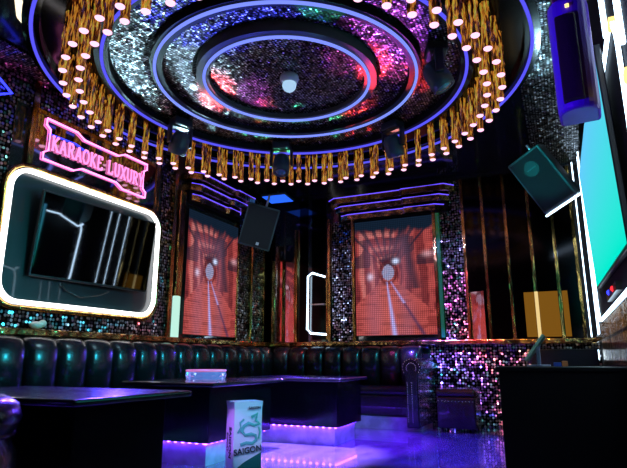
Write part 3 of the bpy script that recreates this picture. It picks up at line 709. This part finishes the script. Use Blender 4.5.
obj('body', B(-.32, .26, -.25, .25, .03, .80), M['desk'], t, bevel=.01); obj('door', B(-.31, .25, -.262, -.25, .05, .78), M['plast'], t)
for sx in (-.28, .22):
    for sy in (-.2, .2): obj('foot', cyl(bmesh.new(), (sx, sy, 0), (sx, sy, .03), .02), M['plast'], t)

# ---------------------------------------------------------------- lights
def spot(loc, tgt, col, e, ang=35, size=.03, blend=.6): lamp('SPOT', loc, col, e, tgt, size, ang, blend)  # added coloured spots, most in mid-air with no fixture
CYN, MAG, BLU, GRN, RED, PUR = (.45, .85, 1), (1, .10, .6), (.06, .08, 1), (.1, 1, .45), (1, .04, .04), (.35, .1, 1)
# colour washes on the mosaic ceiling, thrown by added fixtureless spots placed for highlights
def wash(tx, ty, d, col, e, ang, blend=.6):
    q = math.hypot(tx, ty); z = 2.85 - d * 2.15 / q
    spot((max(XL + .12, tx + tx / q * d), min(YB - .15, ty + ty / q * d), z), (tx, ty, 2.85), col, e, ang, .03, blend)
wash(-2.95, 3.6, .9, CYN, 60, 50)
wash(-2.75, 2.7, 1.1, CYN, 60, 50)
wash(-2.55, 3.3, 1.4, (.5, .8, 1), 80, 22)
wash(-1.75, 2.3, 2.2, BLU, 260, 22)
wash(-1.35, 2.45, 2.2, BLU, 150, 18)
wash(-.95, 3.3, 2.4, MAG, 198, 13)
wash(-.85, 3.1, 2.4, (.35, .1, 1), 270, 13)
wash(-1.3, 3.3, 2.4, MAG, 40, 6)
wash(-2.15, 3.5, 1.6, (.8, .15, 1), 30, 9)
wash(-1.15, 2.62, 2.4, GRN, 198, 7)
wash(-.95, 2.1, 2.4, GRN, 270, 9)
wash(-2.2, 4.15, 1.6, GRN, 80, 12)
wash(-2.55, 4.2, 1.2, GRN, 60, 14)
wash(-1.10, 3.5, 2.3, RED, 1300, 6)
wash(-.80, 3.75, 2.3, RED, 468, 6)
wash(-2.45, 3.4, 1.4, RED, 500, 12)
wash(-2.25, 3.85, 1.4, RED, 90, 9)
wash(-1.75, 4.3, 1.4, GRN, 50, 10)
wash(-2.6, 3.75, 1.2, CYN, 30, 18)
wash(-2.35, 4.05, 1.3, GRN, 80, 12)
wash(-2.05, 4.15, 1.5, GRN, 80, 9)
wash(-1.45, 4.15, 1.5, RED, 80, 10)
wash(-1.6, 4.4, 1.6, RED, 50, 12)
wash(-1.1, 4.0, 1.8, (1, .3, .3), 100, 10)
spot((.1, 5.6, 1.6), (.1, 4.2, 2.85), CYN, 70, 50)
# added spots on walls, tables, ledge, monitor and sofa
spot((-3.40, 3.45, 2.42), (XL, 2.72, 2.76), MAG, 60, 26)
spot((-1.5, 3.0, 2.5), (XL, 2.2, 2.2), (.3, 1, .8), 25, 60)
spot((-1.6, 4.0, 2.5), (-1.0, YB, .7), MAG, 150, 40)
spot((-1.6, 4.4, 2.3), (-1.25, YB, .45), BLU, 900, 22)
spot((-1.6, 3.8, 2.5), (-.5, YB, .5), (1, .3, .2), 200, 30)
spot((-2.0, 3.4, 2.5), (XL, 5.8, 1.6), CYN, 80, 40)
spot((-2.0, 3.4, 2.5), (XL, 3.0, .95), CYN, 50, 34)
spot((-2.0, 3.4, 2.5), (-2.5, YB, 1.5), (.5, .6, 1), 120, 24)
spot((-2.0, 4.6, 2.5), (-3.35, YB, 1.1), RED, 60, 26)
spot((-1.8, 4.2, 2.5), (-1.0, YB, 1.7), (.35, .3, 1), 90, 22)
spot((-3.3, 3.4, 1.25), (-2.3, 1.95, .55), (.08, .04, 1), 260, 50)
spot((-2.9, 6.0, 1.3), (-2.6, 3.8, .55), (.10, .04, 1), 160, 40)
spot((-.5, 4.4, 1.7), (-.25, YB - .1, .9), (1, .6, .25), 50, 16)
spot((-1.2, 4.4, 1.7), (-.9, YB - .1, .9), (1, .05, .15), 60, 16)
spot((-2.6, 5.4, 1.5), (-3.0, YB - .1, .9), (1, .1, .1), 14, 40)
spot((-2.4, 4.2, 1.6), (XL, 4.0, .9), (1, .08, .08), 30, 24)
spot((-.6, 2.6, 1.2), (-.12, 3.3, .76), (.6, .9, .9), 8, 22)
spot((-1.2, 3.0, 1.8), (-2.6, 3.3, 2.6), CYN, 5, 60)
spot((-1.9, 4.6, 1.9), (-1.85, 5.76, .42), RED, 26, 14)
spot((-1.9, 4.6, 2.2), (-1.85, 5.7, .2), (.12, .02, 1), 60, 26)
# floor washes from the heads, and added fixtureless spots on tables and carton
spot((-2.0, 4.1, 2.5), (-1.95, 3.95, 0), (.30, .17, 1), 2600, 34)
spot((-1.24, 4.3, 2.5), (-1.75, 4.7, 0), (.14, .01, 1), 900, 40)
spot((-.8, 3.5, 2.5), (-1.1, 4.6, 0), (.05, .004, 1), 800, 42)
spot((-3.0, 3.4, 1.9), (-2.5, 2.0, .5), (.12, .05, 1), 300, 50)
spot((-2.4, 3.3, 2.5), (-2.5, 3.6, .5), (.10, .04, 1), 60, 40)
spot((-1.2, 2.1, 2.3), (-1.87, 3.06, .25), (.6, .8, 1), 130, 8)
spot((-2.2, 1.8, 1.0), (-1.9, 3.1, .2), (.6, .15, 1), 70, 11)
# added teal spots: by the cyan screen for the sofas, mid-room for the speaker
spot((.15, 3.6, 1.75), (XL, 3.4, .6), (.03, .6, .8), 260, 56, .22)
spot((.15, 4.4, 1.75), (-2.6, YB, .6), (.03, .6, .8), 90, 46, .22)
spot((-1.2, 2.6, 1.4), (.0, 5.0, 2.38), (.02, .75, .8), 260, 13)
# violet wash on the top right speaker
spot((-1.0, 1.2, 1.3), (.13, 2.15, 1.9), (.14, .01, 1), 90, 24)

m = M['cyan']; nt = m.node_tree; e = [n for n in nt.nodes if n.type == 'EMISSION'][0]
tc = N(nt, 'ShaderNodeTexCoord'); sx = N(nt, 'ShaderNodeSeparateXYZ'); rp = N(nt, 'ShaderNodeValToRGB')
nt.links.new(tc.outputs['Generated'], sx.inputs[0]); nt.links.new(sx.outputs[2], rp.inputs[0]); nt.links.new(rp.outputs[0], e.inputs[0])
rp.color_ramp.elements[0].color = (.0, .78, .58, 1); rp.color_ramp.elements[1].color = (.12, .55, .9, 1); e.inputs[1].default_value = 1.1
w = bpy.data.worlds.new('world'); bpy.context.scene.world = w; w.use_nodes = True
w.node_tree.nodes['Background'].inputs[0].default_value = (.01, .012, .02, 1); w.node_tree.nodes['Background'].inputs[1].default_value = .2
vs = bpy.context.scene.view_settings
vs.view_transform = 'Standard'; vs.look = 'None'; vs.exposure = 0; vs.gamma = 1; vs.use_curve_mapping = False
